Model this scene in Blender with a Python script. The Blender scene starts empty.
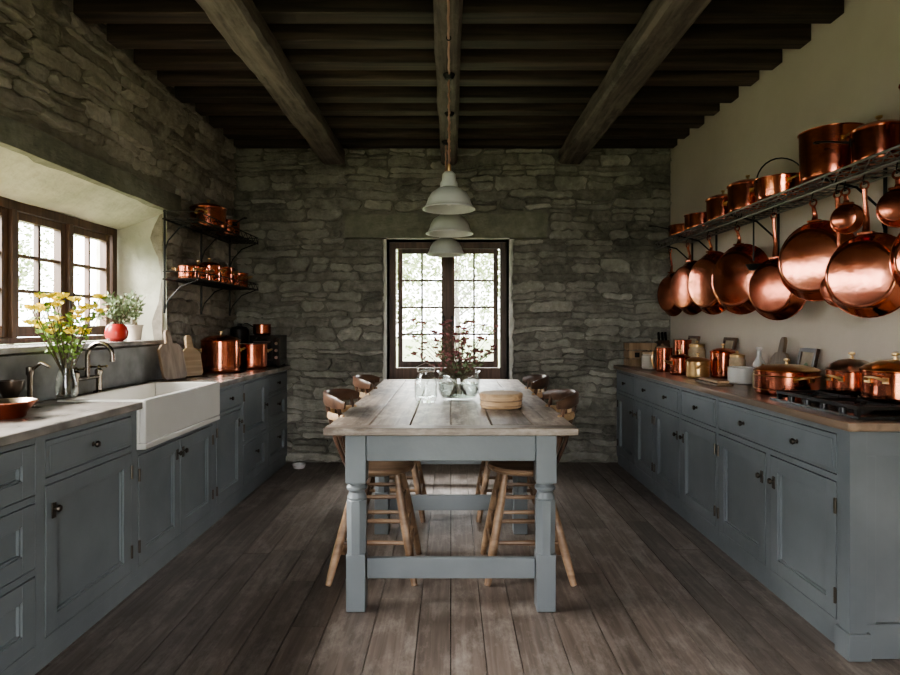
import bpy, bmesh, math, random
from mathutils import Vector, Matrix, noise
random.seed(7)
R=random.uniform
scene=bpy.context.scene
pi=math.pi
# ------------------------------------------------------------------ materials
def newmat(name):
    m=bpy.data.materials.new(name); m.use_nodes=True
    nt=m.node_tree; b=nt.nodes['Principled BSDF']
    return m,nt,b
def N(nt,t,**k):
    n=nt.nodes.new(t)
    for a,v in k.items(): setattr(n,a,v)
    return n
def c4(c): return (c[0],c[1],c[2],1)
def ramp(nt,stops):
    r=N(nt,'ShaderNodeValToRGB'); e=r.color_ramp.elements
    e[0].position=stops[0][0]; e[0].color=c4(stops[0][1])
    e[1].position=stops[-1][0]; e[1].color=c4(stops[-1][1])
    for p,c in stops[1:-1]:
        x=e.new(p); x.color=c4(c)
    return r
def simple(name,c1,c2=None,rough=.5,metal=0,scale=6,stretch=(1,1,1),bump=0,bscale=None,detail=5,rr=None,coat=0):
    m,nt,b=newmat(name)
    c2=c2 or c1
    tc=N(nt,'ShaderNodeTexCoord'); mp=N(nt,'ShaderNodeMapping'); mp.inputs['Scale'].default_value=stretch
    nt.links.new(tc.outputs['Object'],mp.inputs[0])
    no=N(nt,'ShaderNodeTexNoise'); no.inputs['Scale'].default_value=scale; no.inputs['Detail'].default_value=detail
    nt.links.new(mp.outputs[0],no.inputs['Vector'])
    r=ramp(nt,[(.3,c1),(.7,c2)]); nt.links.new(no.outputs['Fac'],r.inputs[0])
    nt.links.new(r.outputs[0],b.inputs['Base Color'])
    b.inputs['Roughness'].default_value=rough; b.inputs['Metallic'].default_value=metal
    if coat: b.inputs['Coat Weight'].default_value=coat
    if rr:
        mr=N(nt,'ShaderNodeMapRange'); mr.inputs['To Min'].default_value=rr[0]; mr.inputs['To Max'].default_value=rr[1]
        nt.links.new(no.outputs['Fac'],mr.inputs['Value']); nt.links.new(mr.outputs[0],b.inputs['Roughness'])
    if bump:
        n2=N(nt,'ShaderNodeTexNoise'); n2.inputs['Scale'].default_value=bscale or scale*3; n2.inputs['Detail'].default_value=6
        nt.links.new(mp.outputs[0],n2.inputs['Vector'])
        bp=N(nt,'ShaderNodeBump'); bp.inputs['Strength'].default_value=.6; bp.inputs['Distance'].default_value=bump
        nt.links.new(n2.outputs['Fac'],bp.inputs['Height']); nt.links.new(bp.outputs[0],b.inputs['Normal'])
    return m
def wood(name,c1,c2,axis=1,rough=.55,g=26,bump=.003,wear=None):
    m,nt,b=newmat(name)
    s=[g,g,g]; s[axis]=1.3
    tc=N(nt,'ShaderNodeTexCoord'); mp=N(nt,'ShaderNodeMapping'); mp.inputs['Scale'].default_value=s
    nt.links.new(tc.outputs['Object'],mp.inputs[0])
    at=N(nt,'ShaderNodeAttribute',attribute_name='tint')
    ad=N(nt,'ShaderNodeVectorMath',operation='ADD'); ms=N(nt,'ShaderNodeMath',operation='MULTIPLY'); ms.inputs[1].default_value=37
    nt.links.new(at.outputs['Fac'],ms.inputs[0]); nt.links.new(mp.outputs[0],ad.inputs[0]); nt.links.new(ms.outputs[0],ad.inputs[1])
    no=N(nt,'ShaderNodeTexNoise'); no.inputs['Scale'].default_value=1; no.inputs['Detail'].default_value=7; no.inputs['Distortion'].default_value=.8
    nt.links.new(ad.outputs[0],no.inputs['Vector'])
    r=ramp(nt,[(.3,c1),(.68,c2)]); nt.links.new(no.outputs['Fac'],r.inputs[0])
    col=r.outputs[0]
    if wear:
        wn=N(nt,'ShaderNodeTexNoise'); wn.inputs['Scale'].default_value=7; wn.inputs['Detail'].default_value=9; wn.inputs['Roughness'].default_value=.72
        s2=[1.6,1.6,1.6]; s2[axis]=.6
        m2=N(nt,'ShaderNodeMapping'); m2.inputs['Scale'].default_value=s2; nt.links.new(tc.outputs['Object'],m2.inputs[0]); nt.links.new(m2.outputs[0],wn.inputs['Vector'])
        wr=ramp(nt,[(.48,(0,0,0)),(.62,(wear[1],)*3)]); nt.links.new(wn.outputs['Fac'],wr.inputs[0])
        wm=N(nt,'ShaderNodeMix',data_type='RGBA'); wm.inputs[7].default_value=c4(wear[0])
        nt.links.new(wr.outputs[0],wm.inputs[0]); nt.links.new(col,wm.inputs[6]); col=wm.outputs[2]
    big=N(nt,'ShaderNodeTexNoise'); big.inputs['Scale'].default_value=2.3; big.inputs['Detail'].default_value=3
    nt.links.new(tc.outputs['Object'],big.inputs['Vector'])
    sm=N(nt,'ShaderNodeMath',operation='ADD'); nt.links.new(big.outputs['Fac'],sm.inputs[0]); nt.links.new(at.outputs['Fac'],sm.inputs[1])
    mr=N(nt,'ShaderNodeMapRange'); mr.inputs['From Min'].default_value=.5; mr.inputs['From Max'].default_value=1.5
    mr.inputs['To Min'].default_value=.6; mr.inputs['To Max'].default_value=1.35
    nt.links.new(sm.outputs[0],mr.inputs['Value'])
    mx=N(nt,'ShaderNodeVectorMath',operation='SCALE'); nt.links.new(col,mx.inputs[0]); nt.links.new(mr.outputs[0],mx.inputs['Scale'])
    nt.links.new(mx.outputs[0],b.inputs['Base Color'])
    b.inputs['Roughness'].default_value=rough
    bp=N(nt,'ShaderNodeBump'); bp.inputs['Strength'].default_value=.7; bp.inputs['Distance'].default_value=bump
    nt.links.new(no.outputs['Fac'],bp.inputs['Height']); nt.links.new(bp.outputs[0],b.inputs['Normal'])
    return m
def stone(name,stops,rough=.9,bd=.03,wash=None):
    m,nt,b=newmat(name)
    tc=N(nt,'ShaderNodeTexCoord'); at=N(nt,'ShaderNodeAttribute',attribute_name='tint')
    n1=N(nt,'ShaderNodeTexNoise'); n1.inputs['Scale'].default_value=11; n1.inputs['Detail'].default_value=9; n1.inputs['Roughness'].default_value=.7
    nt.links.new(tc.outputs['Object'],n1.inputs['Vector'])
    n0=N(nt,'ShaderNodeTexNoise'); n0.inputs['Scale'].default_value=1.1; n0.inputs['Detail'].default_value=3
    nt.links.new(tc.outputs['Object'],n0.inputs['Vector'])
    a=N(nt,'ShaderNodeMath',operation='MULTIPLY_ADD'); a.inputs[1].default_value=.6
    nm=N(nt,'ShaderNodeMath',operation='MULTIPLY'); nm.inputs[1].default_value=1.5; nt.links.new(n1.outputs['Fac'],nm.inputs[0])
    nt.links.new(at.outputs['Fac'],a.inputs[0]); nt.links.new(nm.outputs[0],a.inputs[2])
    a2=N(nt,'ShaderNodeMath',operation='ADD'); nt.links.new(a.outputs[0],a2.inputs[0]); nt.links.new(n0.outputs['Fac'],a2.inputs[1])
    mr=N(nt,'ShaderNodeMapRange'); mr.inputs['From Min'].default_value=.95; mr.inputs['From Max'].default_value=2.1
    nt.links.new(a2.outputs[0],mr.inputs['Value'])
    r=ramp(nt,stops); nt.links.new(mr.outputs[0],r.inputs[0]); col=r.outputs[0]
    if wash:
        wn=N(nt,'ShaderNodeTexNoise'); wn.inputs['Scale'].default_value=2.6; wn.inputs['Detail'].default_value=10; wn.inputs['Roughness'].default_value=.72
        nt.links.new(tc.outputs['Object'],wn.inputs['Vector'])
        wr=ramp(nt,[(.50,(0,0,0)),(.64,(.75,)*3)]); nt.links.new(wn.outputs['Fac'],wr.inputs[0])
        wm=N(nt,'ShaderNodeMix',data_type='RGBA'); wm.inputs[7].default_value=c4(wash)
        nt.links.new(wr.outputs[0],wm.inputs[0]); nt.links.new(col,wm.inputs[6]); col=wm.outputs[2]
    nt.links.new(col,b.inputs['Base Color'])
    b.inputs['Roughness'].default_value=rough
    mp=N(nt,'ShaderNodeMapping'); mp.inputs['Scale'].default_value=(1,1,2.2); nt.links.new(tc.outputs['Object'],mp.inputs[0])
    n2=N(nt,'ShaderNodeTexNoise'); n2.inputs['Scale'].default_value=16; n2.inputs['Detail'].default_value=9; n2.inputs['Roughness'].default_value=.72
    nt.links.new(mp.outputs[0],n2.inputs['Vector'])
    bp=N(nt,'ShaderNodeBump'); bp.inputs['Strength'].default_value=1; bp.inputs['Distance'].default_value=bd
    nt.links.new(n2.outputs['Fac'],bp.inputs['Height']); nt.links.new(bp.outputs[0],b.inputs['Normal'])
    return m
def glassmat(name,tint=(1,1,1),fac=.05,edge=0.0,rough=.02):
    m=bpy.data.materials.new(name); m.use_nodes=True; nt=m.node_tree; nt.nodes.clear()
    o=N(nt,'ShaderNodeOutputMaterial'); t=N(nt,'ShaderNodeBsdfTransparent'); t.inputs[0].default_value=c4(tint)
    g=N(nt,'ShaderNodeBsdfGlossy'); g.inputs['Roughness'].default_value=rough
    lw=N(nt,'ShaderNodeLayerWeight'); pw=N(nt,'ShaderNodeMath',operation='POWER'); pw.inputs[1].default_value=3
    ma=N(nt,'ShaderNodeMath',operation='MULTIPLY_ADD'); ma.inputs[1].default_value=edge; ma.inputs[2].default_value=fac
    nt.links.new(lw.outputs['Facing'],pw.inputs[0]); nt.links.new(pw.outputs[0],ma.inputs[0])
    mx=N(nt,'ShaderNodeMixShader'); nt.links.new(ma.outputs[0],mx.inputs[0])
    nt.links.new(t.outputs[0],mx.inputs[1]); nt.links.new(g.outputs[0],mx.inputs[2]); nt.links.new(mx.outputs[0],o.inputs[0])
    return m

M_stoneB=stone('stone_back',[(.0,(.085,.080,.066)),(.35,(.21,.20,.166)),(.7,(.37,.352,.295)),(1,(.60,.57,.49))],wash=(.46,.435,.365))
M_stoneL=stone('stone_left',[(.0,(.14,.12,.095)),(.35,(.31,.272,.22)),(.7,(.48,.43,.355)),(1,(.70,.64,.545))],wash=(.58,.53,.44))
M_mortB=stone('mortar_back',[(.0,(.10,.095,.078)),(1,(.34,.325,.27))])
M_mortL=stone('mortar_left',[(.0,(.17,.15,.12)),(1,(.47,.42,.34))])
M_lintel=stone('lintel_stone',[(.0,(.10,.10,.074)),(.5,(.20,.196,.15)),(1,(.36,.35,.28))],bd=.015)
M_reveal=simple('lime_plaster',(.38,.38,.295),(.60,.585,.48),.9,scale=4,bump=.025,bscale=12)
M_chip=simple('white_plaster',(.50,.485,.43),(.74,.715,.65),.9,scale=9,bump=.01,bscale=25)
M_plaster=simple('cream_plaster',(.56,.485,.395),(.65,.575,.475),.85,scale=1.5,bump=.004,bscale=9)
M_joist=wood('joist_wood',(.021,.015,.012),(.078,.054,.040),0,.65)
M_ceil=wood('ceiling_boards',(.055,.037,.026),(.155,.105,.073),1,.75)
M_beam=wood('beam_wood',(.055,.043,.036),(.18,.148,.125),1,.75,g=24,bump=.010,wear=((.22,.19,.162),.5))
M_cab=simple('blue_grey_paint',(.128,.143,.153),(.180,.197,.207),.42,scale=3,bump=.0008,bscale=60)
M_gap=simple('cabinet_shadow_paint',(.03,.034,.037),None,.7)
M_ctL=simple('stone_counter',(.16,.145,.13),(.36,.325,.29),.26,scale=7,bump=.0008,bscale=60)
M_ctR=wood('counter_wood',(.13,.085,.055),(.33,.23,.16),1,.33,g=14)
M_splash=simple('grey_slate',(.13,.128,.12),(.25,.248,.235),.6,scale=8,bump=.003)
M_bronze=simple('dark_bronze',(.06,.05,.042),(.10,.085,.07),.32,.9)
M_nickel=simple('aged_nickel',(.20,.17,.14),(.34,.30,.26),.25,1)
M_steel=simple('grey_steel_wire',(.18,.175,.17),(.28,.27,.26),.4,.8)
M_iron=simple('wrought_iron',(.02,.02,.02),(.04,.037,.034),.5,.8)
M_black=simple('black_enamel',(.012,.012,.012),(.02,.02,.02),.25)
M_cop=simple('copper',(.68,.21,.13),(.86,.34,.225),.2,1,scale=5,rr=(.07,.20),bump=.0018,bscale=20)
M_cop2=simple('aged_copper',(.42,.125,.075),(.70,.25,.16),.28,1,scale=6,rr=(.10,.30),bump=.0018,bscale=20)
M_tin=simple('tin_lining',(.5,.42,.36),(.62,.52,.45),.32,1)
M_brass=simple('brass',(.60,.40,.20),(.74,.52,.28),.28,1)
M_ceramic=simple('white_fireclay',(.62,.605,.56),(.69,.67,.63),.16,scale=3)
M_enamel=simple('white_enamel',(.56,.565,.53),(.64,.64,.60),.3)
M_tabtop=wood('weathered_oak',(.095,.07,.054),(.34,.275,.22),1,.42,g=22,bump=.005,wear=((.50,.44,.37),.75))
M_tabend=wood('weathered_oak_end',(.095,.07,.054),(.31,.245,.195),0,.42,g=22,bump=.005,wear=((.45,.39,.33),.7))
M_stool=wood('stool_oak',(.12,.07,.042),(.30,.195,.12),0,.42,g=16)
M_chair=wood('chair_back_wood',(.05,.028,.019),(.15,.085,.055),1,.3,g=12)
M_win=wood('window_wood',(.06,.032,.02),(.15,.084,.054),2,.5)
M_glass=glassmat('window_glass',(.97,.985,.98),.05)
M_jar=glassmat('clear_glass',(.95,.97,.96),.07,.7)
M_wat=glassmat('glass_water',(.84,.87,.85),.12,.6)
M_rope=simple('copper_cord',(.40,.22,.17),(.55,.33,.27),.5,.3)
M_leaf=simple('leaf',(.10,.20,.03),(.24,.38,.08),.6,scale=10)
M_leaf2=simple('sage_leaf',(.12,.17,.09),(.26,.32,.17),.7,scale=10)
M_yel=simple('yellow_petal',(.80,.60,.03),(.90,.76,.12),.6)
M_pink=simple('dried_petal',(.22,.07,.08),(.38,.16,.15),.7)
M_stem=simple('stem',(.08,.06,.03),(.13,.10,.05),.7)
M_red=simple('red_glaze',(.36,.03,.03),(.46,.05,.04),.25)
M_board=wood('board_wood',(.18,.11,.06),(.38,.26,.16),2,.5,g=18)
M_wick=wood('pale_birch',(.30,.19,.10),(.50,.35,.21),0,.6,g=30)
M_tan=simple('cork_lid',(.40,.29,.18),(.54,.41,.27),.7,scale=40)
M_crock=simple('stoneware',(.46,.41,.34),(.56,.51,.43),.35)
M_paper=simple('aged_paper',(.32,.26,.18),(.5,.42,.31),.8,scale=14)
M_bulb=simple('bulb_glass',(.9,.88,.82),None,.3)
M_bark=simple('bark',(.10,.085,.07),(.20,.17,.14),.9,scale=12)
M_tleaf=simple('tree_leaf',(.16,.21,.09),(.36,.42,.21),.6,scale=3)
M_grass=simple('lawn',(.20,.24,.12),(.32,.36,.2),.9,scale=5)

def floormat():
    m,nt,b=newmat('floor_planks')
    tc=N(nt,'ShaderNodeTexCoord'); at=N(nt,'ShaderNodeAttribute',attribute_name='tint')
    mp=N(nt,'ShaderNodeMapping'); mp.inputs['Scale'].default_value=(38,1.8,38)
    nt.links.new(tc.outputs['Object'],mp.inputs[0])
    ms=N(nt,'ShaderNodeMath',operation='MULTIPLY'); ms.inputs[1].default_value=53; nt.links.new(at.outputs['Fac'],ms.inputs[0])
    ad=N(nt,'ShaderNodeVectorMath',operation='ADD'); nt.links.new(mp.outputs[0],ad.inputs[0]); nt.links.new(ms.outputs[0],ad.inputs[1])
    no=N(nt,'ShaderNodeTexNoise'); no.inputs['Scale'].default_value=1; no.inputs['Detail'].default_value=8; no.inputs['Distortion'].default_value=.9
    nt.links.new(ad.outputs[0],no.inputs['Vector'])
    r=ramp(nt,[(.22,(.068,.051,.042)),(.5,(.125,.098,.082)),(.8,(.21,.172,.148))]); nt.links.new(no.outputs['Fac'],r.inputs[0])
    wn=N(nt,'ShaderNodeTexNoise'); wn.inputs['Scale'].default_value=5; wn.inputs['Detail'].default_value=10; wn.inputs['Roughness'].default_value=.78
    mp2=N(nt,'ShaderNodeMapping'); mp2.inputs['Scale'].default_value=(1.8,.7,1); nt.links.new(tc.outputs['Object'],mp2.inputs[0]); nt.links.new(mp2.outputs[0],wn.inputs['Vector'])
    wr=ramp(nt,[(.48,(0,0,0)),(.66,(1,1,1))]); nt.links.new(wn.outputs['Fac'],wr.inputs[0])
    wm=N(nt,'ShaderNodeMix',data_type='RGBA'); wm.inputs[7].default_value=(.30,.265,.235,1)
    wf=N(nt,'ShaderNodeMath',operation='MULTIPLY'); wf.inputs[1].default_value=.75; nt.links.new(wr.outputs[0],wf.inputs[0])
    nt.links.new(wf.outputs[0],wm.inputs[0]); nt.links.new(r.outputs[0],wm.inputs[6])
    big=N(nt,'ShaderNodeTexNoise'); big.inputs['Scale'].default_value=2.2; big.inputs['Detail'].default_value=6
    nt.links.new(tc.outputs['Object'],big.inputs['Vector'])
    sm=N(nt,'ShaderNodeMath',operation='MULTIPLY_ADD'); sm.inputs[1].default_value=.7
    nt.links.new(at.outputs['Fac'],sm.inputs[0]); nt.links.new(big.outputs['Fac'],sm.inputs[2])
    mr=N(nt,'ShaderNodeMapRange'); mr.inputs['From Min'].default_value=.4; mr.inputs['From Max'].default_value=1.25
    mr.inputs['To Min'].default_value=.66; mr.inputs['To Max'].default_value=1.28; nt.links.new(sm.outputs[0],mr.inputs['Value'])
    mx=N(nt,'ShaderNodeVectorMath',operation='SCALE'); nt.links.new(wm.outputs[2],mx.inputs[0]); nt.links.new(mr.outputs[0],mx.inputs['Scale'])
    nt.links.new(mx.outputs[0],b.inputs['Base Color'])
    m2=N(nt,'ShaderNodeMapRange'); m2.inputs['To Min'].default_value=.26; m2.inputs['To Max'].default_value=.56; nt.links.new(wn.outputs['Fac'],m2.inputs['Value'])
    nt.links.new(m2.outputs[0],b.inputs['Roughness'])
    bp=N(nt,'ShaderNodeBump'); bp.inputs['Strength'].default_value=.6; bp.inputs['Distance'].default_value=.004
    nt.links.new(no.outputs['Fac'],bp.inputs['Height']); nt.links.new(bp.outputs[0],b.inputs['Normal'])
    return m
M_floor=floormat()

# ------------------------------------------------------------------ mesh builder
class MB:
    def __init__(s): s.v=[];s.f=[];s.mi=[];s.t=[];s.mats=[];s.T=Matrix()
    def mat(s,m):
        if m not in s.mats: s.mats.append(m)
        return s.mats.index(m)
    def add(s,vs,fs,m,tint=None,T=None):
        k=len(s.v); X=s.T@T if T is not None else s.T
        s.v+= [X@Vector(p) for p in vs]; mi=s.mat(m)
        tt=R(0,1) if tint is None else tint
        for f in fs:
            s.f.append([k+i for i in f]); s.mi.append(mi); s.t.append(tt)
    def box(s,x0,x1,y0,y1,z0,z1,m,tint=None,T=None):
        if x0>x1:x0,x1=x1,x0
        if y0>y1:y0,y1=y1,y0
        vs=[(x,y,z) for z in (z0,z1) for y in (y0,y1) for x in (x0,x1)]
        s.add(vs,[(0,2,3,1),(4,5,7,6),(0,1,5,4),(2,6,7,3),(0,4,6,2),(1,3,7,5)],m,tint,T)
    def lathe(s,prof,m,c=(0,0,0),seg=32,T=None,tint=None):
        vs=[];fs=[];rings=[]
        for r,z in prof:
            if r<1e-6: rings.append([len(vs)]); vs.append((c[0],c[1],c[2]+z))
            else:
                rings.append(list(range(len(vs),len(vs)+seg)))
                vs+=[(c[0]+r*math.cos(2*pi*i/seg),c[1]+r*math.sin(2*pi*i/seg),c[2]+z) for i in range(seg)]
        for a,b in zip(rings,rings[1:]):
            if len(a)==1 and len(b)==1: continue
            for i in range(seg):
                j=(i+1)%seg
                if len(a)==1: fs.append((a[0],b[i],b[j]))
                elif len(b)==1: fs.append((a[i],b[0],a[j]))
                else: fs.append((a[i],a[j],b[j],b[i]))
        s.add(vs,fs,m,tint,T)
    def tube(s,pts,r,m,seg=8,closed=False,flat=None,T=None,tint=None):
        P=[Vector(p) for p in pts]; n=len(P)
        rs=r if isinstance(r,(list,tuple)) else [r]*n
        vs=[];fs=[]; prev=None
        for i in range(n):
            if closed: t=P[(i+1)%n]-P[i-1]
            else: t=P[min(i+1,n-1)]-P[max(i-1,0)]
            t.normalize()
            if flat:
                sd=t.cross(Vector((0,0,1)))
                if sd.length<1e-4: sd=Vector((1,0,0))
                sd.normalize(); up=sd.cross(t); up.normalize()
                sc=rs[i]
                for a,b in ((1,.7),(1,-.7),(.6,-1),(-.6,-1),(-1,-.7),(-1,.7),(-.6,1),(.6,1)):
                    vs.append(P[i]+sd*a*flat[0]*sc+up*b*flat[1]*sc)
                k=8
            else:
                if prev is None:
                    a=Vector((0,0,1)) if abs(t.z)<.9 else Vector((1,0,0))
                    prev=t.cross(a).normalized()
                prev=(prev-t*prev.dot(t)).normalized(); q=t.cross(prev)
                for j in range(seg):
                    an=2*pi*j/seg; vs.append(P[i]+(prev*math.cos(an)+q*math.sin(an))*rs[i])
                k=seg
        for i in range(n if closed else n-1):
            a=i*k; b=((i+1)%n)*k
            for j in range(k):
                j2=(j+1)%k; fs.append((a+j,a+j2,b+j2,b+j))
        if not closed:
            fs.append(tuple(range(k))[::-1]); fs.append(tuple(range((n-1)*k,n*k)))
        s.add(vs,fs,m,tint,T)
    def ball(s,c,r,m,seg=12,sq=1,T=None):
        n=max(4,seg//2); s.lathe([(r*math.sin(pi*i/n) if 0<i<n else 0,-r*sq*math.cos(pi*i/n)) for i in range(n+1)],m,c,seg,T)
    def ring(s,c,r,w,m,n=20,ax=2,T=None):
        pts=[]
        for i in range(n):
            a=2*pi*i/n; u,v=r*math.cos(a),r*math.sin(a)
            p=[(0,u,v),(u,0,v),(u,v,0)][ax]; pts.append((c[0]+p[0],c[1]+p[1],c[2]+p[2]))
        s.tube(pts,w,m,6,True,T=T)
    def quad(s,a,b,c,d,m,tint=None): s.add([a,b,c,d],[(0,1,2,3)],m,tint)
    def leaf(s,c,d,l,w,m):
        d=Vector(d).normalized(); u=d.cross(Vector((R(-1,1),R(-1,1),R(-1,1)))).normalized()*w; c=Vector(c)
        s.add([c,c+d*l*.5+u,c+d*l,c+d*l*.5-u],[(0,1,2,3)],m)
    def done(s,name,loc=(0,0,0),rotz=0,bevel=0,recalc=True):
        me=bpy.data.meshes.new(name); me.from_pydata([tuple(p) for p in s.v],[],s.f)
        for m in s.mats: me.materials.append(m)
        me.polygons.foreach_set('material_index',s.mi)
        if recalc:
            bm=bmesh.new(); bm.from_mesh(me); bmesh.ops.recalc_face_normals(bm,faces=bm.faces); bm.to_mesh(me); bm.free()
        at=me.attributes.new('tint','FLOAT','FACE'); at.data.foreach_set('value',s.t)
        me.polygons.foreach_set('use_smooth',[True]*len(me.polygons))
        me.set_sharp_from_angle(angle=math.radians(36))
        ob=bpy.data.objects.new(name,me); ob.location=loc; ob.rotation_euler=(0,0,rotz)
        scene.collection.objects.link(ob)
        if bevel:
            b=ob.modifiers.new('bevel','BEVEL'); b.width=bevel; b.segments=2; b.limit_method='ANGLE'; b.angle_limit=math.radians(50)
        return ob

XL,XR,YB,YN,ZC=-1.97,2.0,5.45,-.9,3.0
HC=.89
# ------------------------------------------------------------------ stones
def stones(mb,u0,u1,v0,v1,openings,mapf,m,hmin=.055,hmax=.145):
    v=v0
    while v<v1-.02:
        h=min(R(hmin,hmax),v1-v)
        if v1-(v+h)<.03: h=v1-v
        iv=[(u0,u1)]
        for (a,b,c,d) in openings:
            if v+h>c+.005 and v<d-.005:
                nv=[]
                for (p,q) in iv:
                    if b<=p or a>=q: nv.append((p,q)); continue
                    if a>p: nv.append((p,a))
                    if b<q: nv.append((b,q))
                iv=nv
        for (p,q) in iv:
            u=p
            while u<q-.01:
                w=R(.12,.28)+random.random()**2*.42
                if q-(u+w)<.09: w=q-u
                subs=[(v,h,u,w)]
                if h>.085 and random.random()<(.5 if h<.12 else .75):
                    k=R(.3,.7); subs=[]
                    for (vv,hh) in ((v,h*k),(v+h*k,h*(1-k))):
                        if w>.32 and random.random()<.5:
                            q2=R(.35,.65); subs+=[(vv,hh,u,w*q2),(vv,hh,u+w*q2,w*(1-q2))]
                        else: subs.append((vv,hh,u,w))
                for (vv,hh,uu,ww) in subs: onestone(mb,uu,uu+ww,vv,vv+hh,mapf,m)
                u+=w
        v+=h
def onestone(mb,a,b,c,d,mapf,m):
    g=R(.001,.006); a+=g;b-=g;c+=g;d-=g
    w=b-a;h=d-c; nu=max(3,int(w/.035)); cut=min(.26*h,.020)
    pts=[]
    jj=min(.010,h*.14)
    def J(): return R(-jj,jj)
    for i in range(nu+1): pts.append((a+cut+(w-2*cut)*i/nu,c+J()*1.1+(cut*.3 if i in(0,nu) else 0)))
    pts.append((b+J(),c+h*R(.25,.75)))
    for i in range(nu+1): pts.append((b-cut-(w-2*cut)*i/nu,d+J()*1.1-(cut*.3 if i in(0,nu) else 0)))
    pts.append((a+J(),c+h*R(.25,.75)))
    cu,cv=(a+b)/2,(c+d)/2
    H=R(.010,.044); t=R(0,1); tl=R(-.020,.020); tv=R(-.018,.018)
    sk=R(-.35,.35)
    def warp(u,v,dd):
        u+=sk*(v-cv)
        wu=.03*noise.noise(Vector((u*1.7,v*2.3,1.7))); wv=.04*noise.noise(Vector((u*1.3,v*.8,9.3)))+.022*noise.noise(Vector((u*4.5,v*5,3.1)))
        return mapf(u+wu,v+wv,dd)
    n=len(pts); vs=[];fs=[]
    for k,(ins,dd) in enumerate(((0,-.004),(.002,H*.8),(.007,H))):
        for (u,v) in pts:
            su=max(0,1-ins/(w/2)); sv=max(.15,1-ins/(h/2))
            uu=cu+(u-cu)*su; v2=cv+(v-cv)*sv
            d2=dd
            if k>0: d2+=tl*(u-cu)/w+tv*(v-cv)/h+R(-.003,.003)
            vs.append(warp(uu,v2,d2))
    for k in range(2):
        for i in range(n):
            j=(i+1)%n; fs.append((k*n+i,k*n+j,(k+1)*n+j,(k+1)*n+i))
    cs=len(vs)
    bot=list(range(0,nu+1)); top=list(range(nu+2,2*nu+3))
    for i in range(nu+1):
        uu=a+cut+(w-2*cut)*i/nu
        vs.append(warp(uu,cv+R(-.2,.2)*h,H+R(-.006,.007)+tl*(uu-cu)/w))
    for i in range(nu):
        fs.append((2*n+bot[i],2*n+bot[i+1],cs+i+1,cs+i))
        ti=top[nu-i]; tj=top[nu-i-1]
        fs.append((cs+i,cs+i+1,2*n+tj,2*n+ti))
    fs.append((2*n+nu,2*n+nu+1,cs+nu)); fs.append((2*n+nu+1,2*n+nu+2,cs+nu))
    fs.append((2*n+2*nu+2,2*n+2*nu+3,cs)); fs.append((2*n+2*nu+3,2*n+0,cs))
    mb.add(vs,fs,m,t)

WBx0,WBx1,WBz0,WBz1=-.585,.53,.74,2.03
mb=MB()
TB=.42
for (a,b,c,d) in ((XL-.45,WBx0,-.05,ZC),(WBx1,XR+.2,-.05,ZC),(WBx0,WBx1,-.05,WBz0),(WBx0,WBx1,WBz1,ZC)):
    mb.box(a,b,YB+.02,YB+TB,c,d,M_mortB,.5)
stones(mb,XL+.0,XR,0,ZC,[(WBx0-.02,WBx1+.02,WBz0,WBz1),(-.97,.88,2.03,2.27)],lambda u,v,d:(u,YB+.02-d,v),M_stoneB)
def slab(mb,a,b,c,d,mapf,m,dep,seed=0):
    nu=40; nv=6; vs=[];fs=[]
    for k,(dd,ins) in enumerate(((-.004,0),(dep,.008))):
        for j in range(nv+1):
            for i in range(nu+1):
                u=a+(b-a)*i/nu; v=c+(d-c)*j/nv
                e=.03*noise.noise(Vector((u*4,v*3,seed+5)))
                if j==nv: v+=e
                if i in (0,nu): u+=e*1.5
                u=u+(-ins if i==nu else ins if i==0 else 0); v=v+(-ins if j==nv else ins if j==0 else 0)
                q=dd+((.012*noise.noise(Vector((u*5,v*9,seed)))+.006*noise.noise(Vector((u*14,v*22,seed)))) if k else 0)
                vs.append(mapf(u,v,q))
    K=(nu+1)*(nv+1)
    for j in range(nv):
        for i in range(nu):
            p=K+j*(nu+1)+i; fs.append((p,p+1,p+nu+2,p+nu+1))
    bd=[i for i in range(nu)]+[j*(nu+1)+nu for j in range(nv)]+[nv*(nu+1)+i for i in range(nu,0,-1)]+[j*(nu+1) for j in range(nv,0,-1)]
    for i in range(len(bd)):
        p,q=bd[i],bd[(i+1)%len(bd)]; fs.append((p,q,K+q,K+p))
    mb.add(vs,fs,m,.5)
slab(mb,-.96,.87,2.035,2.265,lambda u,v,d:(u,YB+.02-d,v),M_lintel,.048)
def lip(mb,p0,p1,nrm,w,m,mapf):
    n=26; vs=[];fs=[]
    for i in range(n+1):
        t=i/n; u=p0[0]+(p1[0]-p0[0])*t; v=p0[1]+(p1[1]-p0[1])*t
        ww=w*(.55+.9*abs(noise.noise(Vector((u*9,v*9,2.2))))+R(0,.5))
        vs+=[mapf(u,v,-.30),mapf(u,v,.028),mapf(u+nrm[0]*ww,v+nrm[1]*ww,.032+R(-.004,.004)),mapf(u+nrm[0]*(ww+.012),v+nrm[1]*(ww+.012),-.005)]
    for i in range(n):
        for k in range(3): fs.append((i*4+k,i*4+k+1,i*4+5+k,i*4+4+k))
    mb.add(vs,fs,m,.5)
mapB=lambda u,v,d:(u,YB+.02-d,v)
lip(mb,(WBx0,WBz0),(WBx0,WBz1),(-1,0),.024,M_chip,mapB)
lip(mb,(WBx1,WBz0),(WBx1,WBz1),(1,0),.028,M_chip,mapB)
lip(mb,(WBx0,WBz1),(WBx1,WBz1),(0,1),.008,M_chip,mapB)
lip(mb,(WBx0,WBz0),(WBx1,WBz0),(0,-1),.012,M_lintel,mapB)
mb.done('wall_back',recalc=True)

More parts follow.
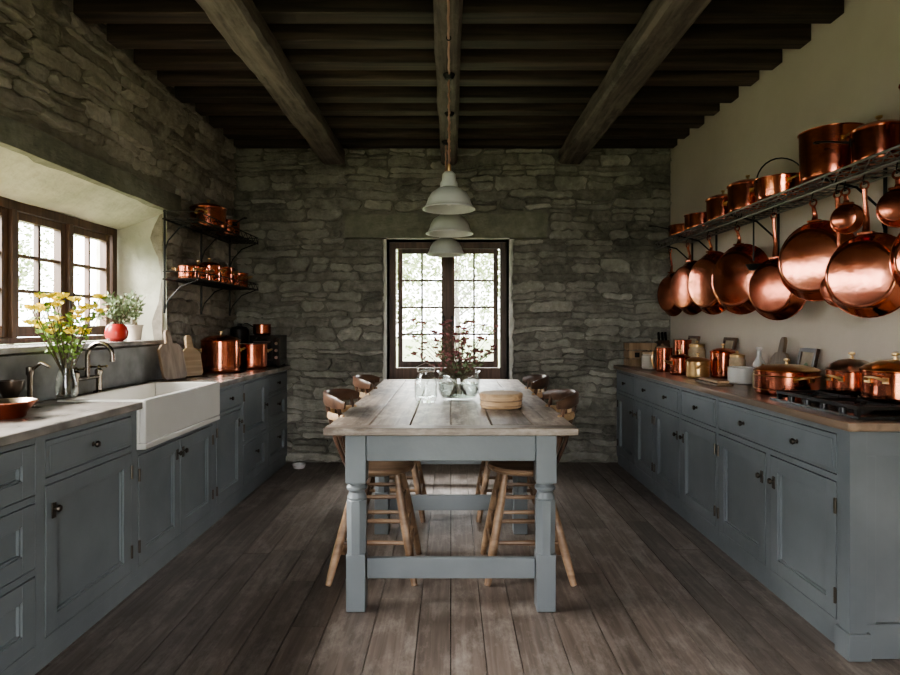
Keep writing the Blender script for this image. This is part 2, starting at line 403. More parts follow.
# left wall
WLy0,WLy1,WLz0,WLz1=1.2,4.12,1.12,2.02
FX=-2.26
mb=MB()
for (a,b,c,d) in ((YN-.2,WLy0,-.05,ZC),(WLy1,YB+.05,-.05,ZC),(WLy0,WLy1,-.05,WLz0),(WLy0,WLy1,WLz1+.13,ZC)):
    mb.box(XL-.45,XL-.012,a,b,c,d,M_mortL,.5)
mapL=lambda u,v,d:(XL-.012+d,u,v)
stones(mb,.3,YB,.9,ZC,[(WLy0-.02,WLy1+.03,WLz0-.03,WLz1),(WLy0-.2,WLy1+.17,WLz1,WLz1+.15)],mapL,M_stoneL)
slab(mb,WLy0-.19,WLy1+.16,WLz1+.005,WLz1+.145,mapL,M_lintel,.055,3)
def grid(mb,A,B,C,D,m,nu=14,nv=6,amp=.014):
    A,B,C,D=map(Vector,(A,B,C,D)); nr=(B-A).cross(D-A).normalized(); vs=[];fs=[]
    for j in range(nv+1):
        for i in range(nu+1):
            s,t=i/nu,j/nv; p=A*(1-s)*(1-t)+B*s*(1-t)+C*s*t+D*(1-s)*t
            p+=nr*amp*noise.noise(p*5); vs.append(p)
    for j in range(nv):
        for i in range(nu):
            k=j*(nu+1)+i; fs.append((k,k+1,k+nu+2,k+nu+1))
    mb.add(vs,fs,m,.5)
xi=XL+.012
grid(mb,(xi,WLy1+.01,WLz0-.0),(FX,WLy1-.03,WLz0-.0),(FX,WLy1-.03,1.93),(xi,WLy1+.01,WLz1+.01),M_reveal)
grid(mb,(xi,WLy0,WLz1+.01),(xi,WLy1+.01,WLz1+.01),(FX,WLy1-.03,1.9),(FX,WLy0,1.9),M_reveal,30,5)
grid(mb,(xi,WLy0,WLz0),(FX,WLy0,WLz0),(FX,WLy0,1.93),(xi,WLy0,WLz1+.01),M_reveal)
mb.box(FX-.16,FX+.0,WLy0,WLy1,1.905,2.15,M_reveal)
mb.box(FX-.16,FX,WLy1-.028,WLy1+.02,WLz0,1.91,M_reveal)
mb.done('wall_left',recalc=True)
mb=MB()
mb.box(FX,XL+.035,WLy0+.01,WLy1-.035,WLz0+.002,WLz0+.03,M_ctL,.6)
mb.done('trim_1',bevel=.004)
mb=MB()
mb.box(XL+.017,XL+.04,1.0,4.1,HC+.001,WLz0-.005,M_splash,.5)
mb.done('trim_2',bevel=.003)

mb=MB(); mb.box(XR,XR+.2,YN-.2,YB+.05,-.05,ZC,M_plaster,.5); mb.done('wall_right')
mb=MB()
NX,NZ=.66,2.25  # added opening behind the camera, unseen, sized to set the frontal fill light
mb.box(XL,-NX,YN-.2,YN,0,ZC,M_plaster,.5); mb.box(NX,XR,YN-.2,YN,0,ZC,M_plaster,.5); mb.box(-NX,NX,YN-.2,YN,NZ,ZC,M_plaster,.5)
mb.done('wall_near')
mb=MB(); x=XL-.02
while x<XR:
    w=R(.13,.2); y=YN-.2-R(0,1.5)
    while y<YB+.05:
        l=R(1.6,3.4); mb.box(x+.0018,min(x+w-.0018,XR),max(y+.001,YN-.2),min(y+l-.001,YB+.012),-.03+R(-.001,.0),R(-.0015,0),M_floor)
        y+=l
    x+=w
mb.box(XL-.02,XR,YN-.2,YB+.03,-.06,-.028,M_black,.1)
mb.done('floor')
mb=MB(); x=XL-.45
while x<XR+.2:
    mb.box(x,x+.148,YN-.2,YB+TB,ZC,ZC+.04,M_ceil); x+=.15
mb.box(XL-.45,XR+.2,YN-.2,YB+TB,ZC+.041,ZC+.06,M_ceil)
mb.done('ceiling')
mb=MB(); y=YB-.16
while y>YN:
    mb.box(XL+.05+R(0,.02),XR-.002,y,y+R(.10,.12),2.835+R(-.01,.006),ZC-.001,M_joist); y-=R(.265,.295)
mb.done('ceiling_joists',bevel=.006)
def beam(name,x0,x1,z0):
    mb=MB(); n=80; vs=[];fs=[]
    for i in range(n+1):
        y=YN+.01+(YB-.04-YN)*i/n
        for (px,pz) in ((x0+.02,z0),(x1-.02,z0),(x1,z0+.02),(x1,2.82),(x0,2.82),(x0,z0+.02)):
            q=.012*noise.noise(Vector((px*3,y*2.2,pz*5)))+.005*noise.noise(Vector((px*9,y*9,pz*9))); vs.append((px+q,y,pz+(q*1.2 if pz<2.8 else 0)))
    for i in range(n):
        for k in range(6): fs.append((i*6+k,i*6+(k+1)%6,i*6+6+(k+1)%6,i*6+6+k))
    fs.append(tuple(range(6))); fs.append(tuple(range(n*6,n*6+6)))
    mb.add(vs,fs,M_beam,.6); mb.done(name)
beam('ceiling_beam',-1.16,-.96,2.70); beam('ceiling_beam',-.085,.055,2.70); beam('ceiling_beam',.97,1.18,2.70)

# ------------------------------------------------------------------ windows
def window(name,T,width,z0,z1,sashes,cols,rows,fr=.055,bottom=.05):
    mb=MB(); mb.T=T
    D=.07
    mb.box(0,fr,0,D,z0,z1,M_win); mb.box(width-fr,width,0,D,z0,z1,M_win)
    mb.box(fr,width-fr,0,D,z1-fr,z1,M_win); mb.box(fr,width-fr,0,D,z0,z0+bottom,M_win)
    iw=(width-2*fr)/sashes
    for s in range(sashes):
        a=fr+iw*s; b=a+iw
        if s: mb.box(a-.018,a+.018,-.012,D-.01,z0+bottom,z1-fr,M_win)
        a+=.018;b-=.018; c=z0+bottom+.004; d=z1-fr-.004; st=.042
        mb.box(a,a+st,.01,.055,c,d,M_win); mb.box(b-st,b,.01,.055,c,d,M_win)
        mb.box(a+st,b-st,.01,.055,d-st,d,M_win); mb.box(a+st,b-st,.01,.055,c,c+st*1.4,M_win)
        ga,gb,gc,gd=a+st,b-st,c+st*1.4,d-st
        for i in range(1,cols):
            x=ga+(gb-ga)*i/cols; mb.box(x-.009,x+.009,.018,.048,gc,gd,M_win)
        for j in range(1,rows):
            z=gc+(gd-gc)*j/rows; mb.box(ga,gb,.019,.047,z-.009,z+.009,M_win)
        mb.quad((ga-.003,.033,gc-.003),(gb+.003,.033,gc-.003),(gb+.003,.033,gd+.003),(ga-.003,.033,gd+.003),M_glass)
        hx=b-st/2 if s%2==0 else a+st/2; hz=(c+d)/2-.1
        mb.box(hx-.008,hx+.008,-.004,.012,hz-.03,hz+.03,M_iron); mb.tube([(hx,-.004,hz),(hx,-.03,hz),(hx,-.034,hz-.07)],.006,M_iron,6)
    return mb
mb=window('w',Matrix.Translation((WBx0+.015,YB+.10,0)),WBx1-WBx0-.03,WBz0+.012,WBz1-.012,2,2,4,fr=.06,bottom=.1)
mb.done('window_1',bevel=.003)
T=Matrix(((0,-1,0,FX-.01),(1,0,0,WLy0+.01),(0,0,1,0),(0,0,0,1)))
mb=window('w',T,WLy1-.03-WLy0-.02,WLz0+.032,1.90,6,2,3,fr=.05,bottom=.03)
mb.done('window_2',bevel=.003)

# ------------------------------------------------------------------ cabinets
def knob(mb,x,y,z,sg,m=M_bronze,r=.014):
    T=Matrix(((0,0,sg,x),(0,1,0,y),(1,0,0,z),(0,0,0,1)))
    mb.lathe([(0,0),(r*.75,0),(r*.75,.002),(r*.35,.004),(r*.35,.012),(r*.9,.015),(r,.021),(r*.75,.027),(0,.029)],m,seg=14,T=T)
def cab(name,xf,sg,xb,ya,yb,panels,stiles,rails,carc,near_end=False):
    mb=MB()
    def fb(d0,d1,y0,y1,z0,z1,m=M_cab): mb.box(xf+sg*d0,xf+sg*d1,y0,y1,z0,z1,m)
    for (y0,y1,z1) in carc: mb.box(xb,xf-sg*.022,y0,y1,.075,z1,M_gap)
    mb.box(xb,xf-sg*.012,ya,yb,0,.075,M_cab)
    for (y0,y1,z0,z1) in stiles: fb(-.023,0,y0,y1,z0,z1)
    for (y0,y1,z0,z1) in rails: fb(-.023,-.0005,y0,y1,z0,z1)
    for (y0,y1,z0,z1,kind,kn) in panels:
        g=.004; y0+=g;y1-=g;z0+=g;z1-=g
        if kind=='drawer' and z1-z0<.17:
            fb(-.021,.0,y0,y1,z0,z1)
            fb(0,.003,y0+.02,y1-.02,z0+.018,z1-.018)
        else:
            w=.062
            fb(-.021,.0015,y0,y0+w,z0,z1); fb(-.021,.0015,y1-w,y1,z0,z1)
            fb(-.021,.0012,y0+w,y1-w,z0,z0+w); fb(-.021,.0012,y0+w,y1-w,z1-w,z1)
            fb(-.021,-.016,y0+w,y1-w,z0+w,z1-w)
            for a in ((y0+w,y0+w+.008,z0+w,z1-w),(y1-w-.008,y1-w,z0+w,z1-w),(y0+w,y1-w,z0+w,z0+w+.008),(y0+w,y1-w,z1-w-.008,z1-w)):
                fb(-.017,-.006,*a)
        for (ky,kz) in kn:
            knob(mb,xf+sg*.002,ky,kz,sg)
            if kind=='door':
                mb.box(xf,xf+sg*.005,ky-.011,ky+.011,kz-.035,kz+.022,M_bronze)
        if kind=='door':
            hy=y0 if kn and kn[0][0]>(y0+y1)/2 else y1
            for hz in (z0+.09,z1-.09): mb.tube([(xf+sg*.004,hy,hz-.03),(xf+sg*.004,hy,hz+.03)],.006,M_bronze,8)
    return mb
XF=-1.475
P=[];S=[];Rl=[]
P+=[(1.04,1.58,.11,.36,'drawer',[(1.3,.27)]),(1.04,1.58,.385,.62,'drawer',[(1.3,.53)]),(1.04,1.58,.645,.83,'drawer',[(1.3,.75)])]
P+=[(1.62,2.13,.11,.36,'drawer',[(1.88,.27)]),(1.62,2.13,.385,.62,'drawer',[(1.88,.53)]),(1.62,2.13,.645,.83,'drawer',[(1.88,.75)])]
P+=[(2.18,2.77,.11,.665,'door',[(2.225,.57)]),(2.18,2.77,.69,.83,'drawer',[(2.47,.76)])]
P+=[(2.83,3.265,.11,.635,'door',[(3.23,.56)]),(3.265,3.71,.11,.635,'door',[(3.30,.56)])]
P+=[(3.77,4.22,.11,.665,'door',[(4.17,.58)]),(3.77,4.22,.69,.83,'drawer',[(4.0,.76)])]
P+=[(4.26,4.80,.42,.83,'door',[(4.75,.62)]),(4.26,4.80,.11,.395,'drawer',[(4.53,.3)])]
P+=[(4.84,5.37,.69,.83,'drawer',[(5.1,.76)]),(4.84,5.37,.42,.665,'drawer',[(5.1,.58)]),(4.84,5.37,.11,.395,'drawer',[(5.1,.3)])]
for a,b in ((1.0,1.04),(1.58,1.62),(2.13,2.18),(2.77,2.815),(3.735,3.77),(4.22,4.26),(4.80,4.84),(5.37,5.40)):
    S.append((a,b,.075,.855))
S+=[(2.815,2.83,.075,.66),(3.71,3.735,.075,.66)]
for a,b in ((1.04,1.58),(1.62,2.13)):
    for z in ((.075,.11),(.36,.385),(.62,.645),(.83,.855)): Rl.append((a,b)+z)
for a,b in ((2.18,2.77),(3.77,4.22)):
    for z in ((.075,.11),(.665,.69),(.83,.855)): Rl.append((a,b)+z)
Rl+=[(2.83,3.71,.075,.11),(2.83,3.71,.635,.66)]
for z in ((.075,.11),(.395,.42),(.83,.855)): Rl.append((4.26,4.80)+z)
for z in ((.075,.11),(.395,.42),(.665,.69),(.83,.855)): Rl.append((4.84,5.37)+z)
mb=cab('c',XF,1,XL+.045,1.0,5.40,P,S,Rl,[(1.0,2.81,.855),(2.81,3.74,.655),(3.74,5.40,.855)])
mb.done('base_cabinet',bevel=.0015)
mb=MB(); e=-1.445; b0=XL+.042
z0,z1=.857,HC
mb.box(b0,e,1.0,2.815,z0,z1,M_ctL,.4); mb.box(b0,e,3.735,5.40,z0,z1,M_ctL,.6); mb.box(b0,-1.86,2.816,3.734,z0,z1,M_ctL,.5)
mb.done('countertop',bevel=.004)
mb=MB(); x0,x1,y0,y1=-1.855,-1.435,2.82,3.73; zb,zt=.662,.897; w=.03
mb.box(x0,x1,y0,y1,zb,zb+.03,M_ceramic)
mb.box(x0,x0+w,y0,y1,zb+.03,zt,M_ceramic); mb.box(x1-w,x1,y0,y1,zb+.03,zt,M_ceramic)
mb.box(x0+w,x1-w,y0,y0+w,zb+.03,zt,M_ceramic); mb.box(x0+w,x1-w,y1-w,y1,zb+.03,zt,M_ceramic)
mb.lathe([(0,.001),(.03,.001),(.035,.004),(.022,.003),(0,.002)],M_brass,(-1.65,3.27,zb+.03),16)
mb.done('farmhouse_sink',bevel=.012)
mb=MB()
for dy in (-.10,.10):
    mb.lathe([(0,0),(.028,0),(.028,.006),(.014,.012),(.014,.09),(.02,.1),(.02,.12),(.01,.128),(0,.13)],M_nickel,(0,dy,0),16)
    for a in range(4):
        an=a*pi/2+.5; mb.tube([(0,dy,.135),(.035*math.cos(an),dy+.035*math.sin(an),.138)],.005,M_nickel,6)
        mb.ball((.037*math.cos(an),dy+.037*math.sin(an),.138),.008,M_nickel,8)
mb.tube([(0,-.1,.085),(0,.1,.085)],.011,M_nickel,10)
pts=[(0,0,.085),(0,0,.20)]+[(.065-.065*math.cos(a*pi/10),0,.20+.065*math.sin(a*pi/10)) for a in range(1,11)]+[(.13,0,.17)]
mb.tube(pts,[.012]*(len(pts)-1)+[.014],M_nickel,12)
mb.done('bridge_faucet',(-1.89,3.12,HC))
mb=MB()
mb.lathe([(0,0),(.022,0),(.022,.005),(.011,.012),(.011,.13),(.016,.14),(.016,.17),(0,.175)],M_nickel,(0,0,0),14)
mb.tube([(0,0,.15),(.05,0,.19),(.09,0,.17)],.007,M_nickel,8)
mb.done('soap_dispenser',(-1.895,2.70,HC))

XG=1.49
P=[];S=[];Rl=[]
db=[2.30,2.82,3.36,3.90,4.41,4.86,5.38]
for i in range(6):
    a,b=db[i]+.018,db[i+1]-.018
    ky=b-.035
    if i in (1,3,5): ky=a+.035
    P.append((a,b,.11,.645,'door',[(ky,.53)]))
for y in db: S.append((y-.018,y+.018,.075,.67))
for (a,b,k) in ((2.30,3.36,[2.58,3.05]),(3.36,3.90,[3.63]),(3.90,4.86,[4.15,4.6]),(4.86,5.38,[5.13])):
    P.append((a+.018,b-.018,.67,.83,'drawer',[(q,.75) for q in k]))
for y in (2.30,3.36,3.90,4.86,5.38): S.append((y-.018,y+.018,.67,.855))
Rl=[(2.28,5.40,.075,.11),(2.28,5.40,.645,.67),(2.28,5.40,.83,.855)]
mb=cab('c',XG,-1,XR-.006,2.262,5.40,P,S,Rl,[(2.30,5.40,.855)])
mb.box(XG-.004,XG+.06,2.235,2.30,0,.855,M_cab)
mb.box(XG+.06,XR-.006,2.262,2.30,0,.855,M_cab)
for (a,b,c,d) in ((XG+.06,XR-.006,.0,.13),(XG+.06,XR-.006,.76,.855),(XR-.085,XR-.006,.13,.76),(XG+.06,XG+.10,.13,.76)):
    mb.box(a,b,2.245,2.262,c,d,M_cab)
mb.box(XG-.014,XG+.07,2.225,2.31,0,.10,M_cab)
mb.done('base_cabinet',bevel=.0015)
mb=MB(); mb.box(XG-.03,XR-.006,2.205,5.40,.857,HC,M_ctR,.5); mb.done('countertop',bevel=.005)

mb=MB(); hx0,hx1,hy0,hy1=1.54,1.95,2.27,2.90
mb.box(hx0,hx1,hy0,hy1,HC+.001,HC+.012,M_black)
for cx in (1.65,1.84):
    for cy in (2.42,2.74):
        mb.lathe([(0,.012),(.045,.012),(.045,.022),(.03,.026),(0,.027)],M_iron,(cx,cy,HC),20)
        for a in range(4):
            an=a*pi/2+pi/4
            mb.box(.02,.10,-.005,.005,.036,.046,M_iron,T=Matrix.Translation((cx,cy,HC))@Matrix.Rotation(an,4,'Z'))
for cy in (2.30,2.58,2.87): mb.box(1.56,1.93,cy-.006,cy+.006,HC+.034,HC+.048,M_iron)
for cx in (1.565,1.745,1.925): mb.box(cx-.006,cx+.006,2.30,2.87,HC+.034,HC+.047,M_iron)
for cx in (1.565,1.925):
    for cy in (2.31,2.86): mb.box(cx-.008,cx+.008,cy-.008,cy+.008,HC+.011,HC+.036,M_iron)
for i in range(4): mb.lathe([(0,0),(.016,0),(.015,.02),(0,.021)],M_black,(1.553+.012,2.40+i*.12,HC+.012),14)
mb.done('gas_hob')

# ------------------------------------------------------------------ table
mb=MB(); tx0,tx1,ty0,ty1=-.545,.545,2.575,4.90; TZ=.806
nb=6; w=(tx1-tx0)/nb
for i in range(nb):
    mb.box(tx0+w*i+.0015,tx0+w*(i+1)-.0015,ty0+.09,ty1-.09,TZ-.032+R(-.001,.001),TZ+R(-.002,.001),M_tabtop)
mb.box(tx0-.004,tx1+.004,ty0,ty0+.089,TZ-.032,TZ,M_tabend,.5); mb.box(tx0-.004,tx1+.004,ty1-.089,ty1,TZ-.032,TZ,M_tabend,.5)
lx=.415; L=.045
def leg(cx,cy):
    mb.box(cx-L,cx+L,cy-L,cy+L,.56,TZ-.033,M_cab)
    mb.lathe([(.0,.56),(.040,.56),(.034,.552),(.046,.54),(.046,.53),(.034,.52),(.036,.51),(.044,.49),(.040,.485)],M_cab,(cx,cy,0),20)
    mb.lathe([(.0,.49),(.046,.485),(.047,.44),(.044,.26),(.044,.24),(0,.24)],M_cab,(cx,cy,0),8,T=Matrix.Translation((cx,cy,0))@Matrix.Rotation(pi/8,4,'Z')@Matrix.Translation((-cx,-cy,0)))
    mb.box(cx-L+.003,cx+L-.003,cy-L+.003,cy+L-.003,.0,.25,M_cab)
yl=(ty0+.075,3.62,ty1-.09)
for cy in yl:
    for sx in (-1,1): leg(sx*lx,cy)
for cy in yl:
    mb.box(-lx+L,lx-L,cy-.014,cy+.014,.135,.225,M_cab)
mb.box(-lx+L,lx-L,yl[0]-.03,yl[0]-.005,.655,TZ-.033,M_cab); mb.box(-lx+L,lx-L,yl[2]+.005,yl[2]+.03,.655,TZ-.033,M_cab)
for sx in (-1,1): mb.box(sx*lx-.0125,sx*lx+.0125,yl[0]+L,yl[2]-L,.655,TZ-.033,M_cab)
mb.done('farmhouse_table',bevel=.004)

# ------------------------------------------------------------------ stools with backs
def stool():
    mb=MB(); sz=.545
    mb.lathe([(0,sz-.036),(.15,sz-.036),(.172,sz-.026),(.178,sz-.012),(.172,sz-.001),(.155,sz),(.10,sz-.008),(0,sz-.011)],M_stool,seg=36)
    tops={};bots={}
    for sx in (-1,1):
        for sy in (-1,1):
            t=Vector((sx*.095,sy*.095,sz-.034)); b=Vector((sx*.19 if sx>0 else -.225,sy*.20,0)); tops[sx,sy]=t;bots[sx,sy]=b
            pts=[t.lerp(b,k/8) for k in range(9)]
            mb.tube(pts,[.016,.018,.021,.022,.022,.022,.021,.019,.016],M_stool,10)
    def at(k,z):
        t,b=tops[k],bots[k]; return t.lerp(b,(t.z-z)/(t.z-b.z))
    for z,r in ((.40,.009),(.33,.009),(.19,.011)):
        for a,b in (((-1,-1),(1,-1)),((-1,1),(1,1))): mb.tube([at(a,z),at(a,z).lerp(at(b,z),.5),at(b,z)],[r*.8,r*1.25,r*.8],M_stool,8)
    for z,r in ((.37,.009),(.24,.011),(.15,.010)):
        for a,b in (((-1,-1),(-1,1)),((1,-1),(1,1))): mb.tube([at(a,z),at(a,z).lerp(at(b,z),.5),at(b,z)],[r*.8,r*1.25,r*.8],M_stool,8)
    def arc(rad,z,a0,n=16,cx=-.03,dz=0):
        return [(cx-rad*math.cos(a),rad*math.sin(a),z-dz*(a/a0)**2) for a in [(-a0+2*a0*i/n) for i in range(n+1)]]
    c=arc(.245,.885,1.1,dz=.02); n=len(c)
    mb.tube(c,[.6,.8]+[1]*(n-4)+[.8,.6],M_chair,flat=(.011,.030))
    mb.tube(arc(.228,.80,1.0),1,M_wick,flat=(.008,.017))
    mb.tube(arc(.215,.725,.95),1,M_chair,flat=(.008,.020))
    for a in (-.9,-.3,.3,.9):
        mb.tube([(-.03-.14*math.cos(a),.14*math.sin(a),sz-.01),(-.03-.19*math.cos(a),.19*math.sin(a),.66),(-.03-.243*math.cos(a),.243*math.sin(a),.87)],[.010,.012,.010],M_chair,8)
    return mb
for sx in (-1,1):
    for y in (3.08,4.0):
        stool().done('bar_stool',(sx*.365,y,0),0 if sx<0 else pi)

# ------------------------------------------------------------------ pots & pans
def potbody(mb,r,h,m,flare=1.0,wall=.004,lip=True,c=(0,0,0),inner=None):
    rb=r/flare
    pr=[(0,0),(rb*.86,0),(rb*.94,.003),(rb*.985,.010),(rb,.020)]
    for k in range(1,6): pr.append((rb+(r-rb)*k/5,.020+(h-.020)*k/5))
    if lip: pr+=[(r+.004,h+.001),(r+.005,h+.004),(r,h+.006)]
    mb.lathe(pr,m,c,40)
    mb.lathe([(r,h+.006),(r-wall,h+.003),(rb-wall,.024),(rb*.9,.007),(0,.006)],inner or M_tin,c,40)
def lid(mb,r,z,m,c=(0,0,0),kn=M_brass,dome=.25):
    mb.lathe([(r+.003,z),(r+.005,z+.004),(r*.85,z+.008+r*dome*.4),(r*.5,z+.01+r*dome*.8),(0,z+.01+r*dome)],m,c,36)
    t=z+.01+r*dome
    mb.lathe([(0,t-.003),(.008,t-.003),(.006,t+.012),(.014,t+.018),(.014,t+.026),(0,t+.03)],kn,c,14)
def loops(mb,r,z,m=M_brass,w=.035,ang=0,c=(0,0,0)):
    for s in (0,pi):
        T=Matrix.Translation(c)@Matrix.Rotation(ang+s,4,'Z')
        mb.tube([(r-.001,-w,z),(r+.02,-w,z+.004),(r+.035,-w*.6,z+.012),(r+.038,0,z+.014),(r+.035,w*.6,z+.012),(r+.02,w,z+.004),(r-.001,w,z)],.0055,m,8,T=T)
        for q in (-w,w): mb.box(r-.002,r+.004,q-.012,q+.012,z-.012,z+.012,m,T=T)
def longh(mb,r,z,l,m=M_iron,ang=0,rise=.03,c=(0,0,0)):
    T=Matrix.Translation(c)@Matrix.Rotation(ang,4,'Z')
    mb.tube([(r-.002,0,z),(r+.03,0,z+.008),(r+l*.6,0,z+rise*.8),(r+l-.02,0,z+rise)],[1.3,1,.8,1.0],m,flat=(.009,.0045),T=T)
    mb.box(r-.001,r+.004,-.022,.022,z-.02,z+.014,m,T=T)
    n=14; mb.tube([(r+l-.008+.014*math.cos(2*pi*i/n),.014*math.sin(2*pi*i/n),z+rise) for i in range(n)],.004,m,6,True,T=T)
def pot(name,loc,r,h,kind='loops',lidded=False,m=M_cop,ang=0,flare=1.0,bail=False):
    mb=MB(); potbody(mb,r,h,m,flare)
    if lidded: lid(mb,r,h+.005,m)
    if kind=='loops': loops(mb,r,h*.72,M_brass,.035,ang)
    if kind=='long': longh(mb,r,h*.8,max(.14,r*1.3),M_iron,ang)
    if bail:
        a=[(0,r*math.cos(t),h*.85+r*1.0*math.sin(t)) for t in [pi*i/14 for i in range(15)]]
        mb.tube(a,.004,M_iron,6,T=Matrix.Rotation(ang,4,'Z'))
    mb.done(name,loc); return mb
SZ=1.93; sx0=1.70
mb=MB()
ya,yb=1.75,4.98
for x in (sx0,1.985): mb.tube([(x,ya,SZ),(x,yb,SZ)],.006,M_steel,8)
mb.tube([(sx0,ya,SZ-.055),(sx0,yb,SZ-.055)],.006,M_steel,8)
for i in range(1,5): mb.tube([(sx0+.057*i,ya,SZ),(sx0+.057*i,yb,SZ)],.003,M_steel,6)
y=ya
while y<=yb+.001:
    mb.tube([(sx0,y,SZ+.004),(1.985,y,SZ+.004)],.003,M_steel,6)
    y+=.0646
y=ya
while y<yb-.05:
    mb.tube([(sx0,y,SZ),(sx0,y+.0485,SZ-.055),(sx0,y+.097,SZ)],.0028,M_steel,6); y+=.097
mb.tube([(1.765,ya+.02,SZ-.03),(1.765,yb-.02,SZ-.03)],.0055,M_steel,8)
for y in (ya+.05,2.75,3.65,4.5,yb-.03):
    mb.tube([(sx0,y,SZ-.01),(1.86,y,SZ-.05),(1.96,y,SZ-.14),(1.99,y,SZ-.25)],.006,M_iron,8)
    mb.tube([(1.99,y,SZ+.05),(1.99,y,SZ-.27)],.008,M_iron,8)
    mb.tube([(1.765,y,SZ-.03),(1.765,y,SZ)],.004,M_iron,6)
mb.done('iron_pot_rack')
def hang(name,px,py,pz,r,dep,yaw,back=True,m=M_cop,hm=M_cop2,flare=1.22):
    mb=MB(); potbody(mb,r,dep,m,flare,inner=M_cop2)
    zt=SZ-.03-.045
    l=zt-pz-r
    l=max(l,.03)
    mb.tube([(r-.004,0,dep*.7),(r+l*.3,0,dep*.8),(r+l*.7,0,dep*.6),(r+l-.02,0,dep*.55)],[1.5,1,.8,1],hm,flat=(.010,.005))
    mb.box(r-.004,r+.005,-.03,.03,dep*.7-.012,dep*.7+.010,hm)
    n=14; zz=dep*.55
    mb.tube([(r+l-.006+.016*math.cos(2*pi*i/n),.016*math.sin(2*pi*i/n),zz) for i in range(n)],.0045,hm,6,True)
    e=r+l+.004
    mb.tube([(e-.002,0,zz+.006),(e-.008,0,zz-.010),(e+.01,0,zz-.014),(e+.03,0,zz-.004),(e+.047,0,zz+.002),(e+.053,0,zz+.010),(e+.045,0,zz+.014)],.003,M_iron,6)
    nx,ny=-math.cos(yaw),-math.sin(yaw)
    if back: nx,ny=-nx,-ny
    n3=Vector((nx,ny,0)); x3=Vector((0,0,1)); y3=n3.cross(x3)
    Mx=Matrix((( x3.x,y3.x,n3.x,0),(x3.y,y3.y,n3.y,0),(x3.z,y3.z,n3.z,0),(0,0,0,1)))
    for i in range(len(mb.v)): mb.v[i]=(Mx@(mb.v[i]-Vector((0,0,zz))))
    mb.done(name,(px,py,pz))
for (y,z,r,d,yw,m) in ((4.86,1.50,.175,.06,14,M_cop2),(4.50,1.53,.20,.08,16,M_cop2),(4.13,1.54,.215,.08,18,M_cop),
        (3.72,1.535,.215,.075,24,M_cop),(3.30,1.45,.17,.07,28,M_cop2),(2.94,1.565,.195,.07,30,M_cop),(2.575,1.465,.18,.075,30,M_cop),
        (2.18,1.50,.17,.06,30,M_cop)):
    hang('hanging_copper_pan',1.775,y,z,r,d,math.radians(yw),True,m)
hang('small_copper_pan',1.775,2.755,1.42,.085,.05,math.radians(30),True,M_cop2)
hang('small_copper_pan',1.775,2.385,1.72,.075,.05,math.radians(40),True,M_cop2)
hang('small_copper_pan',1.775,2.70,1.73,.065,.045,math.radians(40),True,M_cop2)
hang('small_copper_pan',1.775,2.02,1.74,.085,.05,math.radians(40),True,M_cop2)
mb=MB()
mb.tube([(0,0,.30),(0,0,.06)],[.004,.006],M_iron,8); mb.lathe([(0,-.035),(.025,-.028),(.042,0),(.044,.004),(.039,0),(.022,-.024),(0,-.03)],M_iron,(0,0,.035),20)
mb.ring((0,0,.31),.010,.003,M_iron,12,0)
mb.done('iron_ladle',(1.765,3.50,1.565))
sh=SZ+.012
pot('copper_saucepan',(1.83,4.72,sh),.11,.085,'long',False,M_cop2,ang=pi*.9)
pot('copper_saucepan',(1.84,4.40,sh),.12,.11,'none',False,M_cop2)
pot('copper_stockpot',(1.84,4.06,sh),.105,.15,'loops',True,M_cop2,ang=pi/2)
pot('copper_stockpot',(1.84,3.72,sh),.115,.165,'loops',True,M_cop2,ang=pi/2,bail=False)
pot('copper_casserole',(1.84,3.34,sh),.14,.115,'loops',False,M_cop,ang=pi/2,flare=1.1,bail=True)
pot('copper_stockpot',(1.84,2.90,sh),.14,.235,'loops',False,M_cop2,ang=pi/2,flare=1.04)
pot('copper_saucepan',(1.84,2.58,sh),.10,.14,'long',True,M_cop2,ang=pi*.75)
pot('copper_stockpot',(1.84,2.26,sh),.12,.23,'loops',False,M_cop,ang=pi/2)

mb=MB(); lx0,lx1=XL+.06,-1.68; ya,yb=3.98,5.22
for z in (1.955,1.555):
    for x in (lx0,lx1): mb.tube([(x,ya,z),(x,yb,z)],.006,M_iron,8)
    mb.tube([(lx1,ya,z+.05),(lx1,yb,z+.05)],.004,M_iron,8)
    for x in (lx0+.08,lx0+.16): mb.tube([(x,ya,z),(x,yb,z)],.003,M_iron,6)
    y=ya
    while y<yb+.001:
        mb.tube([(lx0,y,z+.004),(lx1,y,z+.004)],.003,M_iron,6); y+=.062
    for y in (ya,yb): mb.tube([(lx0,y,z+.05),(lx1,y,z+.05),(lx1,y,z)],.004,M_iron,6)
    y=ya
    while y<yb-.05:
        mb.tube([(lx1,y,z),(lx1,y+.062,z+.05),(lx1,y+.124,z)],.0025,M_iron,6); y+=.124
for y in (ya+.03,4.6,yb-.03):
    for z in (1.955,1.555):
        mb.tube([(lx1,y,z),(lx0+.1,y,z-.05),(lx0+.02,y,z-.14),(lx0,y,z-.2)],.005,M_iron,8)
    mb.tube([(lx0-.004,y,2.02),(lx0-.004,y,1.33)],.008,M_iron,8)
mb.done('iron_plate_rack')
u=1.955+.009; l=1.555+.009
pot('copper_stockpot',(-1.80,4.45,u),.125,.14,'loops',True,M_cop2,ang=pi/2)
pot('copper_saucepan',(-1.80,4.84,u),.09,.12,'long',False,M_cop2,ang=-.6)
for (y,r,h,mm) in ((4.10,.06,.085,M_cop2),(4.27,.07,.085,M_cop),(4.47,.085,.12,M_cop),(4.70,.095,.13,M_cop2),(4.91,.07,.09,M_cop2),(5.10,.07,.12,M_cop2)):
    pot('copper_pot',(-1.80,y,l),r,h,'loops',random.random()<.4,mm,ang=0)

